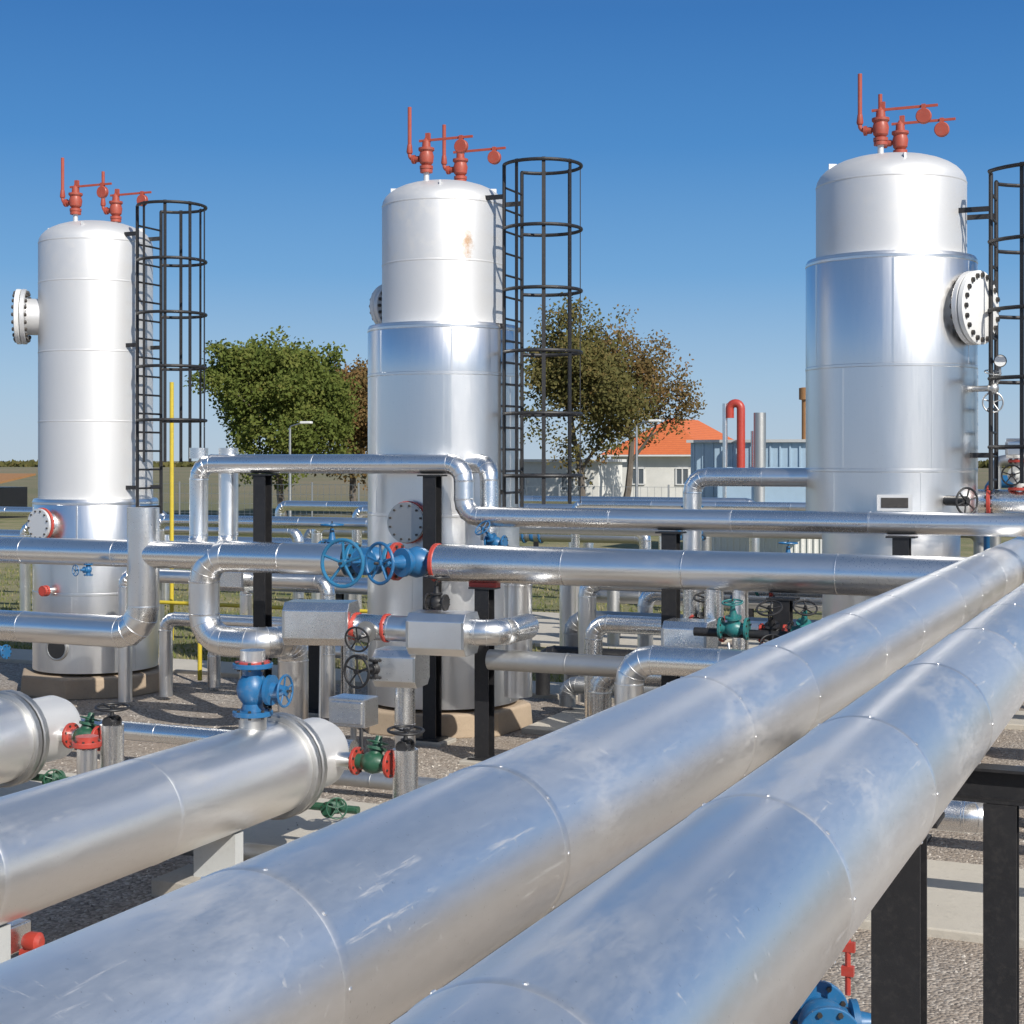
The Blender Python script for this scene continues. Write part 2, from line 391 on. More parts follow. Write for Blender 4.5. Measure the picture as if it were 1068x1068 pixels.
def valve(c,axis,stem,s,mb_,mf,mw,label,R=None,sl=None,group=None,name="valve",fat=1.0):
    """gate valve; s = flange radius"""
    c=V(c); ax=V(axis).normalized(); st=V(stem).normalized(); R=R or s*1.1; sl=sl or s*2.6
    root=thing(name,c,label,"valve",group)
    b=MB(); b.lathe(c-ax*s*1.1*fat,ax,[(0,s*.55),(s*.4*fat,s*.5),(s*.7*fat,s*.72),(s*1.1*fat,s*.82),(s*1.5*fat,s*.72),(s*1.8*fat,s*.5),(s*2.2*fat,s*.55)],24)
    b.lathe(c,st,[(0,s*.6),(s*.85,s*.5),(s*.9,s*.75),(s*1.1,s*.75),(s*1.12,s*.4),(s*1.6,s*.28),(s*1.9,s*.24)],20)
    for sg in(-1,1):
        x,y,_=basis(st); b.cyl(c+st*s*1.1+x*s*.3*sg,c+st*sl*.86+x*s*.14*sg,s*.07,8)
    b.lathe(c+st*sl*.8,st,[(0,s*.22),(s*.15,s*.22)],12)
    b.build("valve_body",mb_,root)
    for sg in(-1,1):
        f=MB(); p_flange(f,c+ax*s*1.18*fat*sg,ax,s,s*.24,8); f.build("flange",[mf,M_BOLT],root)
    h=MB(); h.cyl(c+st*s*1.2,c+st*(sl+s*.35),s*.07,8,1); p_wheel(h,c+st*sl,st,R,5); h.build("handwheel",[mw,M_BOLT],root)
    return root
def pipe(path,r,label,space=.9,bend=None,mat=None,name="pipe",seg=24,ends=(),group=None,band=.0035,bw=.02,phase=.2,cat="pipe",arcn=4,rivets=False):
    mb=MB(); mb.tube(path,r,seg,bend or r*1.7,0,space,band,bw,arcn=arcn,phase=phase,rivets=rivets)
    o=mb.build(name,mat or M_CLAD,origin=path[0]); tag(o,label,cat,group)
    for (c,ax,R,m) in ends:
        f=MB(); p_flange(f,c,ax,R,R*.22,10); f.build("flange",[m,M_BOLT],o)
    return o
def hbeam(mb,p0,p1,w=.16,h=.16,t=.014,rz=0,m=0):
    p0=V(p0);p1=V(p1);d=(p1-p0).normalized()
    if abs(d.z)>.9: x=V((math.cos(rz),math.sin(rz),0)); y=d.cross(x)
    else: y=V((0,0,1)); x=y.cross(d)
    W=w/2;H=h/2;T=t/2
    pr=[(-W,-H),(W,-H),(W,-H+t),(T,-H+t),(T,H-t),(W,H-t),(W,H),(-W,H),(-W,H-t),(-T,H-t),(-T,-H+t),(-W,-H+t)]
    vs=[p+x*a+y*b for p in(p0,p1) for a,b in pr]
    fs=[(i,(i+1)%12,12+(i+1)%12,12+i) for i in range(12)]
    fs+=[(11,2,1,0),(10,3,2,11),(9,4,3,10),(8,5,4,9),(7,6,5,8)]
    fs+=[(12,13,14,23),(23,14,15,22),(22,15,16,21),(21,16,17,20),(20,17,18,19)]
    mb.add(vs,fs,m)
def post(a,b,ztop,w=.15,label="black steel column carrying insulated pipework",shoe=False,rz=0,cap=.12,group="black pipe support posts"):
    root=thing("support_post",(a,b,0),label,"post",group)
    m=MB(); hbeam(m,(a,b,.063),(a,b,ztop-.015),w,w,.014,rz); m.build("column",M_BLACK,root,smooth=False)
    m=MB(); m.box((a,b,.05),(w*1.7,w*1.7,.025)); m.build("base_plate",M_BLACK,root,smooth=False)
    m=MB(); m.box((a,b,ztop-.007),(w+cap,w+.03,.016)); m.build("top_plate",M_BLACK,root,smooth=False)
    if shoe:
        m=MB(); m.box((a,b,ztop+.025),(.30,.1,.045)); m.build("pipe_shoe",M_RED,root,smooth=False)
    m=MB(); m.box((a,b,-.01),(w*2.6,w*2.6,.095)); bevel(m.build("footing",M_CONC,root,smooth=False),.01)
    return root

# ---------------------------------------------------------------- main header pipes (run very slightly off the plant grid)
SL=.0134
pipe([(-1.712-3*SL,-3,1.972),(-1.712+44*SL,44,1.972)],.2195,"large silver insulated pipe beside a matching thicker one",space=1.4,mat=M_BIG,seg=80,band=.0026,bw=.035,name="header_pipe",phase=.35,rivets=True)
pipe([(-.965-3*SL,-3,1.972),(-.965+44*SL,44,1.972)],.2325,"thick silver insulated pipe with worn banded cladding",space=1.3,mat=M_BIG,seg=80,band=.0026,bw=.035,name="header_pipe",phase=.35,rivets=True)

def frame(b,x0,x1,posts,z=1.735):
    root=thing("pipe_support_frame",(x0,b,0),"black steel portal frame under the large silver pipes","support frame","black portal frames")
    m=MB(); hbeam(m,(x0,b,z-.07),(x1,b,z-.07),.12,.14,.012); m.build("crossbeam",M_BLACK,root,smooth=False)
    for a in posts:
        m=MB(); hbeam(m,(a,b,.03),(a,b,z-.142),.13,.13,.012,0); m.build("column",M_BLACK,root,smooth=False)
        m=MB(); m.box((a,b,.012),(.24,.24,.03)); m.build("base_plate",M_BLACK,root,smooth=False)
    return root
frame(6.6,-2.0,-.3,(-1.9,-.66))
frame(12.4,-2.0,-.3,(-1.9,-.5)); frame(18.6,-1.9,-.2,(-1.8,-.4)); frame(1.2,-2.0,-.6,(-1.95,-.7))
post(-.91,5.6,1.73,.17,"heavy black column directly under the thick silver pipe")

# ---------------------------------------------------------------- row pipework
pipe([(-1.6,13.87,1.97),(-6.80,13.87,1.97)],.185,"long silver insulated branch pipe joining the large header",space=1.3,mat=M_CLAD,seg=40)
pipe([(-1.6,14.95,1.93),(-6.4,14.95,1.93),(-6.4,14.95,.5)],.15,"silver insulated branch pipe behind a thicker parallel one",space=1.2,seg=28)
pipe([(-10.2,13.95,1.97),(-10.2,14.6,1.97),(-10.2,14.6,2.96),(-6.87,14.6,2.96),(-6.87,14.6,2.41),(1.5,14.6,2.41)],.105,"silver pipe stepping down beside the middle tank and running past",space=1.4,seg=28)
pipe([(-9.88,13.95,1.97),(-9.88,14.72,1.97),(-9.88,14.72,3.14)],.11,"short capped silver riser beside a matching riser",space=1.0)
pipe([(-10.2,14.6,3.02),(-10.2,14.6,3.14)],.105,"silver cap on top of an upright pipe",space=None)
pipe([(-7.25,15.3,2.96),(-6.72,14.92,2.96),(-6.72,14.92,2.15)],.1,"silver elbow pipe coming off the middle tank",space=.5)
pipe([(-22,13.87,1.97),(-9.45,13.87,1.97)],.15,"long silver insulated pipe meeting an upright riser",space=1.3,mat=M_CLAD,seg=40)
pipe([(-22,13.87,1.1),(-10.42,13.87,1.1),(-10.42,13.87,2.48)],.175,"silver pipe turning up through an elbow to a capped riser",space=1.2,seg=36)
pipe([(-7.85,13.87,1.97),(-9.62,13.87,1.97),(-9.62,13.87,1.06),(-8.80,13.87,1.06),(-8.80,14.35,1.06),(-8.80,14.35,.05)],.165,"silver offset pipe with mitred elbows turning down to the ground",space=.7,seg=36)
pipe([(-4.8,16.0,.3),(-4.8,16.0,2.82),(-3.45,16.0,2.82)],.1,"silver elbow pipe entering the side of the tank",space=.7)
pipe([(-1.95,16.35,2.58),(2.5,16.35,2.58)],.12,"silver outlet pipe leaving the tank shell",space=.8,ends=[((-1.75,16.35,2.58),(1,0,0),.17,M_RED)])
for a,b,z,sh in ((-7.24,14.6,2.845,0),(-9.35,14.6,2.845,0),(-9.3,15.7,.85,0),(-6.3,13.87,1.74,1),(-3.3,13.87,1.74,0),(-4.6,14.6,2.29,0),(-2.35,14.6,2.29,0),(-15,13.87,1.74,0)):
    post(a,b,z,.15,shoe=sh)
GV="blue gate valves on the pipe line"
valve((-7.05,13.87,1.97),(1,0,0),(-.35,-.93,.02),.195,M_BLUE,M_RED,M_BLUE,"blue gate valve with red flanges on a silver pipe",R=.2,sl=.50,group=GV)
valve((-7.56,13.87,1.97),(1,0,0),(.0,-.99,.02),.185,M_BLUE,M_CYAN,M_CYAN,"blue gate valve with large handwheel beside another",R=.23,sl=.62,group=GV)
def insul_box(c,size,rz,label):
    root=thing("insulation_box",c,label,"insulation box","silver insulation boxes over fittings")
    x,y,z=size; c=V(c); X=V((math.cos(rz),math.sin(rz),0)); Y=V((-math.sin(rz),math.cos(rz),0)); Z=V((0,0,1))
    pr=[(-.5,-.32),(-.36,-.5),(.36,-.5),(.5,-.32),(.5,.32),(.36,.5),(-.36,.5),(-.5,.32)]
    vs=[c+X*(i*x/2)+Y*(a*y)+Z*(b*z) for i in(-1,1) for a,b in pr]
    m=MB(); m.add(vs,[tuple(range(7,-1,-1)),tuple(range(8,16))]+[(i,(i+1)%8,8+(i+1)%8,8+i) for i in range(8)],0,random.random())
    bevel(m.build("box_shell",M_CLAD,root,smooth=False),.006)
    for i in (-.5,.5):
        m=MB(); m.box(c+X*(i*x*.96)-Y*(y*.502),(.025,.012,z*.62),0,rz); m.build("strap",M_DULL,root,smooth=False)
    return root
insul_box((-7.74,13.15,1.40),(.66,.46,.42),.25,"silver faceted insulation box around a valve")
insul_box((-6.43,13.2,1.35),(.58,.46,.40),.1,"silver boxed insulation on a pipe tee")
insul_box((-6.88,13.2,1.00),(.44,.40,.36),.1,"silver upright insulation box below a tee")
pipe([(-8.0,13.2,1.37),(-5.85,13.2,1.37),(-5.85,13.9,1.37)],.125,"small silver pipe linking two insulation boxes",space=.5)
pipe([(-6.84,13.2,.86),(-6.84,13.2,.05)],.10,"small silver drain riser under an insulation box",space=.5)
SB="small black handwheel valves"
valve((-7.20,13.2,1.37),(1,0,0),(.1,-.95,-.2),.14,M_DULL,M_RED,M_BLACK,"small grey valve with black handwheel and red flanges",R=.12,sl=.38,group=SB)
valve((-7.05,13.0,1.0),(0,0,1),(-.2,-.95,0),.07,M_BLACK,M_BLACK,M_BLACK,"black spoked handwheel on a small drain valve",R=.15,sl=.28,group=SB)
valve((-6.5,13.2,1.64),(1,0,0),(0,0,1),.08,M_BLACK,M_BLACK,M_BLACK,"small black valve on top of a silver box",R=.12,sl=.24,group=SB)
for pts,mt in (([(-7.6,12.9,1.2),(-7.62,12.9,.1)],M_DULL),([(-3.6,13.1,1.4),(-3.5,13.0,.9),(-3.1,13.0,.8)],M_DULL)):
    pipe(pts,.012,"thin bent instrument tube beside insulated valves",space=None,mat=mt,seg=8,bend=.08,group="thin instrument tubes")
pipe([(-6.1,13.55,1.07),(-4.6,13.55,1.07)],.1,"dull silver pipe between two supports",space=.7,mat=M_DULL,ends=[((-4.62,13.55,1.07),(1,0,0),.13,M_RED)])
pipe([(-4.45,12.9,.05),(-4.45,12.9,1.24),(-2.9,12.9,1.24)],.13,"silver pipe rising through an elbow then running level",space=.6,seg=32)
insul_box((-4.1,13.6,1.36),(.42,.4,.34),0,"silver insulation box hung under the branch pipe")
pipe([(-3.95,13.87,1.8),(-3.95,13.87,1.4)],.09,"short vertical silver drop pipe",space=None)
pipe([(-3.7,13.87,1.8),(-3.7,13.87,.6)],.075,"slim vertical silver drop pipe",space=.4)
SM="small valves under the branch pipe"
valve((-3.62,13.35,1.5),(1,0,0),(0,-.2,.98),.10,M_TEAL,M_TEAL,M_TEAL,"teal valve among small pipework",R=.09,sl=.24,group=SM)
valve((-3.3,13.5,1.45),(1,0,0),(0,-.5,.85),.09,M_BLACK,M_RED,M_BLACK,"black valve with red flanges among small pipework",R=.11,sl=.28,group=SM)
valve((-3.0,13.35,1.5),(1,0,0),(.2,-.5,.85),.09,M_TEAL,M_BLACK,M_BLACK,"dark teal valve with black flanges among small pipework",R=.10,sl=.26,group=SM)
valve((-3.45,13.0,1.2),(0,1,0),(.9,-.3,.3),.07,M_BLACK,M_BLACK,M_BLACK,"small black drain valve among pipework",R=.09,sl=.2,group=SM)
valve((-3.2,13.1,1.25),(1,0,0),(.1,-.6,.7),.07,M_BLACK,M_BLACK,M_BLACK,"small black stop valve among pipework",R=.10,sl=.24,group=SM)
pipe([(-4.0,13.4,1.45),(-2.2,13.4,1.45)],.04,"thin dark steel instrument line",space=None,mat=M_BLACK,seg=12)
pipe([(-4.0,13.2,.95),(-2.2,13.2,.95)],.05,"thin silver line under small valves",space=None,seg=12)
G2="low pipes behind the tanks"
for z,b,x0,x1,r,mt in ((1.0,18.1,-7.0,-2.4,.11,M_DULL),(.62,17.6,-7.2,-2.2,.09,M_BLACK),(1.32,18.6,-6.2,-2.2,.1,M_CLAD),(.35,16.9,-6.6,-2.1,.1,M_DULL),
    (1.55,17.3,-6.5,-2.3,.11,M_CLAD),(1.62,20.5,-8.0,-2.3,.12,M_CLAD),(1.25,22.0,-8.5,-2.3,.12,M_CLAD),(.8,23.5,-9.0,-2.0,.12,M_DULL),(.75,15.3,-5.6,-3.8,.12,M_CLAD),(1.2,15.9,-5.9,-3.7,.1,M_CLAD)):
    pipe([(x0-.0,b,.1),(x0,b,z),(x1,b,z)],r,"low steel pipe running behind the tank row",space=1.0,mat=mt,group=G2)
for a,b,z,c1,c2 in ((-5.2,18.6,1.32,M_BLUE,M_BLUE),(-4.4,17.3,1.55,M_TEAL,M_RED),(-3.9,20.5,1.62,M_BLUE,M_RED),(-5.4,22,1.25,M_BLUE,M_BLUE),(-4.6,15.9,1.2,M_BLACK,M_RED)):
    valve((a,b,z),(1,0,0),(.05,-.3,.95),.14,c1,c2,c1,"small valve on a low rear pipe",R=.13,sl=.36,group="valves on the low rear pipes")
for a,b,x1,z in ((-11.8,15.35,-8.95,1.60),(-11.6,15.9,-9.0,1.02),(-11.5,16.8,-9.1,.6),(-11.4,17.4,-9.1,1.35)):
    pipe([(a,b,.05),(a,b,z),(x1,b,z),(x1,b,.05)],.085,"small silver pipe loop between two tanks",space=.8,group="small pipe loops between tanks")
insul_box((-10.2,15.35,1.6),(.4,.3,.28),0,"silver insulation box on a small pipe loop")
valve((-9.6,15.9,1.02),(1,0,0),(0,-.5,.8),.11,M_BLACK,M_RED,M_BLACK,"black valve with red flanges on a small loop",R=.12,sl=.3)
valve((-10.6,16.8,.6),(1,0,0),(0,-.5,.8),.11,M_BLUE,M_BLUE,M_BLUE,"small blue valve on a low loop",R=.12,sl=.3)
pipe([(-12.0,17.2,.05),(-12.0,17.2,.9),(-8.9,17.2,.9)],.03,"thin yellow gas line between tanks",space=None,mat=M_YEL,seg=12,bend=.1)
G3="pipe loops behind the tanks"
for z,b,x0,x1,r,mt in ((1.96,22,-16.2,-11.9,.1,M_CLAD),(1.55,21.4,-16.4,-9.6,.09,M_CLAD),(1.1,20.7,-16.0,-9.4,.1,M_CLAD),(.75,20.1,-15.6,-8.8,.03,M_YEL),(1.75,23,-20,-14,.1,M_CLAD),(2.1,24,-13.4,-5,.09,M_CLAD),(1.8,25,-13.4,-5,.09,M_DULL),(2.2,26,-10,-4.5,.08,M_CLAD),(1.5,24,-25,-18,.12,M_CLAD),(1.9,26,-27,-19,.1,M_CLAD),(1.3,23,-13,-8.2,.1,M_DULL),(1.7,27,-16,-9,.11,M_CLAD),
    (1.9,32,-20,-12,.12,M_CLAD),(1.4,30,-18,-10,.12,M_DULL),(2.0,35,-19,-9,.12,M_CLAD),(1.2,28.5,-22,-13,.12,M_CLAD),(1.6,31,-9,-3.5,.12,M_DULL),(1.0,29,-9,-3.5,.12,M_CLAD)):
    pipe([(x0,b,.05),(x0,b,z),(x1,b,z),(x1,b,.05)],r,"pipe loop on low supports behind the tanks" if mt is not M_YEL else "thin yellow gas line behind the tanks",space=1.3,mat=mt,group=G3)
for a,b in ((-15.2,22),(-13.8,21.4),(-12.6,22),(-11.3,21.4),(-10.4,24),(-8.5,24),(-6.5,25),(-16,32),(-13.5,30),(-14.5,35),(-6,31)):
    post(a,b,1.40,.1)
GB="blue valves on rear pipes"
for a,b,z in ((-12.4,21.4,1.55),(-11.0,22,1.9),(-15,32,1.9),(-12.5,30,1.4),(-7.5,25,1.8),(-6.8,29,1.0)):
    valve((a,b,z),(1,0,0),(0,0,1),.16,M_BLUE,M_BLUE,M_BLUE,"blue valve on a rear pipe line",group=GB)
valve((-15.6,20.7,1.1),(1,0,0),(0,-1,0),.14,M_RED,M_BLUE,M_BLUE,"red and blue valve on a low pipe",group=GB)
valve((-19.5,24,1.5),(1,0,0),(0,-.3,1),.18,M_BLUE,M_BLUE,M_BLUE,"blue valve on a rear pipe line",group=GB)
valve((-10.6,20.1,.75),(1,0,0),(0,0,1),.1,M_YEL,M_YEL,M_RED,"yellow gas valve with red wheel")
m=MB(); m.tube([(-15.35,21.2,0),(-15.35,21.2,4.3)],.035,12,.1); o=m.build("vent_pipe",M_YEL,origin=(-15.35,21.2,0)); tag(o,"tall thin yellow vent pipe","pipe")
root=thing("junction_box",(-7.35,13.1,0),"silver instrument box on a short post","electrical box")
m=MB(); m.box((-7.35,13.1,.56),(.40,.28,.28)); m.box((-7.35,12.95,.56),(.34,.02,.22)); bevel(m.build("box",M_CLAD,root,smooth=False),.012)
m=MB(); m.cyl((-7.35,13.1,0),(-7.35,13.1,.42),.03); m.build("leg",M_DULL,root)
m=MB(); m.tube([(-7.2,12.98,.42),(-7.15,12.9,.2),(-7.0,12.95,.03)],.018,8,.1); m.build("cable_conduit",M_BLACK,root)
for a,b,sx_,h in ((-5.6,13.55,.35,.25),(-4.9,14.2,.4,.22),(-6.9,12.75,.35,.14),(-3.9,14.3,.5,.2)):
    m=MB(); m.box((a,b,h/2),(sx_,.3,h)); tag(bevel(m.build("concrete_block",M_CONC,origin=(a,b,0),smooth=False),.012),"weathered concrete support block on gravel","concrete block","concrete support blocks")

# ---------------------------------------------------------------- tanks
LX=V((1,0,0)); FY=V((0,-1,0))
def relief(root,x,y,z,tall=.52,drop=.12):
    c=V((x,y,z)); part=MB()
    part.lathe(c-V((0,0,drop)),(0,0,1),[(0,.032),(drop+.12,.032)],14,1)
    part.lathe(c,(0,0,1),[(.11,.07),(.145,.07)],16,0); part.lathe(c,(0,0,1),[(.15,.075),(.185,.075)],16,0)
    part.lathe(c,(0,0,1),[(.185,.045),(.22,.075),(.29,.085),(.34,.07),(.36,.09),(.385,.09),(.39,.05),(.46,.045),(.48,.025),(.50,.02)],18,0)
    part.tube([c+V((0,0,.27)),c-LX*.21+V((0,0,.27)),c-LX*.21+V((0,0,.34+tall))],.022,10,.06,0)
    part.lathe(c-LX*.17+V((0,0,.27)),LX,[(0,.05),(.03,.05),(.031,.035),(.08,.035)],14,0)
    part.lathe(c-LX*.21+V((0,0,.34)),(0,0,1),[(0,.03),(.02,.036),(.1,.026)],12,0)
    b=part.build("relief_valve",[M_ORED,M_TANKPAINT],root)
    l=MB(); l.box(c+LX*.24+V((0,0,.47)),(.66,.018,.026),axes=(LX,FY,(0,0,1))); l.box(c+LX*.02+V((0,0,.5)),(.05,.04,.1),axes=(LX,FY,(0,0,1)))
    l.build("lever",M_ORED,b,smooth=False)
    w=MB(); w.lathe(c+LX*.43+V((0,0,.37))-FY*.03,FY,[(0,.07),(.008,.078),(.052,.078),(.06,.07)],20); w.box(c+LX*.43+V((0,0,.45)),(.04,.05,.08),axes=(LX,FY,(0,0,1)))
    w.build("counterweight",M_ORED,b)
def tank(a,b,label,ru,rl,zs,zt,man,seams,low_r=None,low_z=None,lad_bottom=2.3,cage_bottom=3.4,ltop=6.25,loff=.13,Rc=.43,pm=None):
    root=thing("storage_tank",(a,b,0),label,"tank","upright silver process tanks")
    h=ru*.42
    prof=[(zs-.02,ru)]+[(z,ru) for z in seams if z>zs+.1]+[(zt-h,ru)]
    for i in range(1,10):
        t=math.pi/2*i/9; prof.append((zt-h+h*math.sin(t),max(ru*math.cos(t)**.85 if i<9 else .001,.001)))
    m=MB(); m.lathe((a,b,0),(0,0,1),prof,72,0,.5,cap=False)
    for z in [q for q in seams if q>zs+.1]+[zt-h]:
        m.lathe((a,b,z-.012),(0,0,1),[(0,ru),(.006,ru+.003),(.018,ru+.003),(.024,ru)],72,0,.5,cap=False)
    m.build("vessel_shell",pm or M_TANKPAINT,root)
    for an in (.4,2.0,3.6,5.1):
        m=MB(); m.box((a+ru*.80*math.cos(an),b+ru*.80*math.sin(an),zt-h*.40),(.08,.02,.08),0,an); m.build("lifting_lug",M_TANKPAINT,root,smooth=False)
    zz=sorted([q for q in seams if q<zs-.1]); lo=low_z if low_z else .3
    prof=[(lo,rl)]+[(q,rl) for q in zz if q>lo+.1]+[(zs-.03,rl),(zs,rl-.015),(zs+.012,ru-.01)]
    m=MB(); m.lathe((a,b,0),(0,0,1),prof,80,0,.5,sect=6,cap=True)
    for z in [q for q in zz if q>lo+.1]+[zs-.05]:
        m.lathe((a,b,z-.02),(0,0,1),[(0,rl),(.006,rl+.004),(.030,rl+.004),(.036,rl)],80,0,.5,cap=False)
    edges=[lo]+[q for q in zz if q>lo+.1]+[zs-.05]
    for i in range(len(edges)-1):
        off=random.random()*1.2-2.2
        for k in range(6):
            an=off+k*math.pi/3
            m.box((a+(rl+.001)*math.cos(an),b+(rl+.001)*math.sin(an),(edges[i]+edges[i+1])/2),(.005,.018,edges[i+1]-edges[i]-.05),0,an,var=.5)
    m.build("cladding",M_TANKCLAD,root)
    if low_r:
        m=MB(); m.lathe((a,b,.2),(0,0,1),[(0,low_r),(lo-.2,low_r)],64,0); m.build("skirt",M_TANKCLAD,root)
    m=MB(); m.lathe((a,b,0),(0,0,1),[(0,1.02),(.24,1.0),(.26,.98)],8,0,rot=.3); bevel(m.build("foundation",M_FOUND,root,smooth=False),.015)
    an,mz,dist,R=man; n=V((math.cos(an),math.sin(an),0)); c=V((a,b,mz))
    m=MB(); m.lathe(c+n*(ru*.8),n,[(0,R*.66),(dist-ru*.8-.02,R*.66)],36,0); mw=m.build("manway",M_TANKPAINT,root)
    m=MB(); m.lathe(c+n*(dist-.07),n,[(0,R*.97),(.01,R),(.055,R),(.06,R*.97)],40,0)
    m.build("flange",M_TANKPAINT,mw)
    m=MB(); m.lathe(c+n*(dist-.002),n,[(0,R*.97),(.01,R),(.055,R),(.065,R*.95)],40,0)
    x,y,_=basis(n)
    for i in range(20):
        t=2*math.pi*i/20; p=c+n*(dist-.1)+(x*math.cos(t)+y*math.sin(t))*R*.87
        m.cyl(p,p+n*.19,R*.045,6,1); m.cyl(p+n*.162,p+n*.185,R*.075,6,1); m.cyl(p+n*.005,p+n*.035,R*.075,6,1)
    m.build("cover",[M_WHITE,M_BOLT],mw)
    relief(root,a-.04,b-.36,zt-.06,drop=.16); relief(root,a+.04,b+.36,zt-.06,tall=.46,drop=.16)
    la=a+rl+loff; m=MB()
    for sg in(-1,1): m.tube([(la,b+.25*sg,lad_bottom),(la,b+.25*sg,ltop)],.022,8,.1)
    z=lad_bottom+.1
    while z<ltop-.02: m.cyl((la,b-.25,z),(la,b+.25,z),.013,8); z+=.24
    for z in (ltop-.35,(ltop+lad_bottom)/2+.2,lad_bottom+.35):
        for sg in(-1,1): m.box(((la+a+ru*.9)/2,b+.25*sg,z),(la-a-ru*.9,.03,.05))
    m.build("ladder",M_BLACK,root)
    m=MB(); cx=la+Rc*.82
    zs_=[ltop]; z=ltop-.7
    while z>cage_bottom-.01: zs_.append(z); z-=.68
    angs=[math.radians(q) for q in range(-145,146,10)]
    for z in zs_:
        pts=[(cx+Rc*math.cos(q),b+Rc*math.sin(q),z) for q in angs]
        m.tube([(la,b-.25,z)]+pts+[(la,b+.25,z)],.02,8,.01,arcn=1)
    for q in (-110,-66,-22,22,66,110):
        q=math.radians(q); m.box((cx+(Rc-.012)*math.cos(q),b+(Rc-.012)*math.sin(q),(ltop+cage_bottom)/2),(.010,.04,ltop-cage_bottom+.05),0,q)
    m.build("safety_cage",M_BLACK,root)
    return root
t1=tank(-13.03,16.34,"tall silver tank with grey painted top and side manway",.73,.80,2.5,6.13,(math.radians(-146),4.87,.94,.36),[1.3,3.5,4.4,5.3],loff=.05,cage_bottom=3.0)
t2=tank(-7.64,15.70,"tall silver tank with rust stain and brushed lower cladding",.70,.86,4.51,6.16,(math.radians(160),4.80,.90,.28),[1.2,2.4,3.95,5.2],cage_bottom=2.55,loff=.0,pm=M_TANKSTAIN)
t3=tank(-2.73,16.25,"broad silver tank with white bolted manway cover",.765,.87,5.08,6.17,(math.radians(-22),4.52,.97,.37),[3.95,2.9],low_r=.70,low_z=2.3,lad_bottom=2.7,cage_bottom=2.8,ltop=5.87,loff=.16,Rc=.68)
def nozzle(root,c,n,r,R,L,mf,mc):
    c=V(c);n=V(n).normalized(); m=MB(); m.lathe(c-n*.2,n,[(0,r),(.2+L,r)],28); nz=m.build("nozzle",M_TANKCLAD,root)
    m=MB(); p_flange(m,c+n*(L+.01),n,R,.035,12,0,1); m.build("flange",[mf,M_BOLT],nz)
    m=MB(); p_flange(m,c+n*(L+.055),n,R*.96,.035,12,0,1,R*.06); m.build("blind_cover",[mc,M_BOLT],nz)
def side(a,b,R,an,z): return (a+R*math.cos(an),b+R*math.sin(an),z),(math.cos(an),math.sin(an),0)
c,n=side(-13.03,16.34,.80,math.radians(-98),2.19); nozzle(t1,c,n,.15,.21,.1,M_RED,M_TANKPAINT)
c,n=side(-13.03,16.34,.80,math.radians(-95),1.35); nozzle(t1,c,n,.04,.07,.08,M_RED,M_RED)
c,n=side(-7.64,15.70,.86,math.radians(-88),2.33); nozzle(t2,c,n,.15,.23,.08,M_RED,M_DULL)
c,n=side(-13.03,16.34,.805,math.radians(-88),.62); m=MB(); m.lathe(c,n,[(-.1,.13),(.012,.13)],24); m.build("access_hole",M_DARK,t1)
m=MB(); m.torus(c,n,.145,.018); m.build("access_rim",M_DULL,t1)
m=MB(); c,n=side(-2.73,16.25,.885,math.radians(-78),2.58); x,y,_=basis(n); m.box(c,(.34,.16,.012),axes=(x,y,n)); pl=m.build("nameplate",M_TANKPAINT,t3,smooth=False)
m=MB(); m.box(V(c)+V(n)*.009,(.26,.10,.006),axes=(x,y,n)); m.build("plate_window",M_BOLT,pl,smooth=False)
c,n=side(-2.73,16.25,.9,math.radians(-42),2.6)
m=MB(); m.cyl(V(c)-V(n)*.1,V(c)+V(n)*.25,.05); p_wheel(m,V(c)+V(n)*.26,n,.13,6); m.build("handwheel",M_BLACK,t3)
m=MB(); c,n=side(-2.73,16.25,.87,math.radians(-12),3.72); c=V(c);n=V(n)
m.cyl(c,c+n*.22,.03); m.ball(c+n*.2,.06); p_wheel(m,c+n*.2+V((0,0,.16)),(.2,-.3,1),.08,4); m.cyl(c+n*.2,c+n*.2+V((0,0,.16)),.015); p_wheel(m,c+n*.2-V((0,0,.14)),(.3,-.9,0),.10,5)
m.tube([c+n*.2,c+n*.27+V((0,0,.1)),c+n*.27+V((0,0,.22))],.014,8,.05); gvp=m.build("gauge_valve",M_DULL,t3)
m=MB(); g=c+n*.27+V((0,0,.27)); m.lathe(g,(.166,-.986,0),[(0,.06),(.035,.065)],20,1); m.lathe(g+V((.166,-.986,0))*.036,(.166,-.986,0),[(0,.055),(.004,.055)],20,0); m.build("pressure_gauge",[M_WHITE,M_BOLT],gvp)
valve((-1.45,16.35,2.85),(0,0,1),(-.2,-.95,0),.12,M_GREYP,M_RED,M_BLACK,"grey valve with red flanges upright beside the broad tank",R=.10,sl=.28)
pipe([(-1.45,16.35,2.62),(-1.45,16.35,2.72)],.07,"short silver stub on the outlet pipe",space=None)
insul_box((-1.45,16.3,3.12),(.25,.2,.2),0,"small grey actuator box on a valve")
m=MB(); m.tube([(-1.36,16.9,2.2),(-1.36,16.9,4.9)],.03,10,.1); tag(m.build("conduit",M_DULL,origin=(-1.36,16.9,2.2)),"thin grey conduit standing beside the tank ladder","conduit")

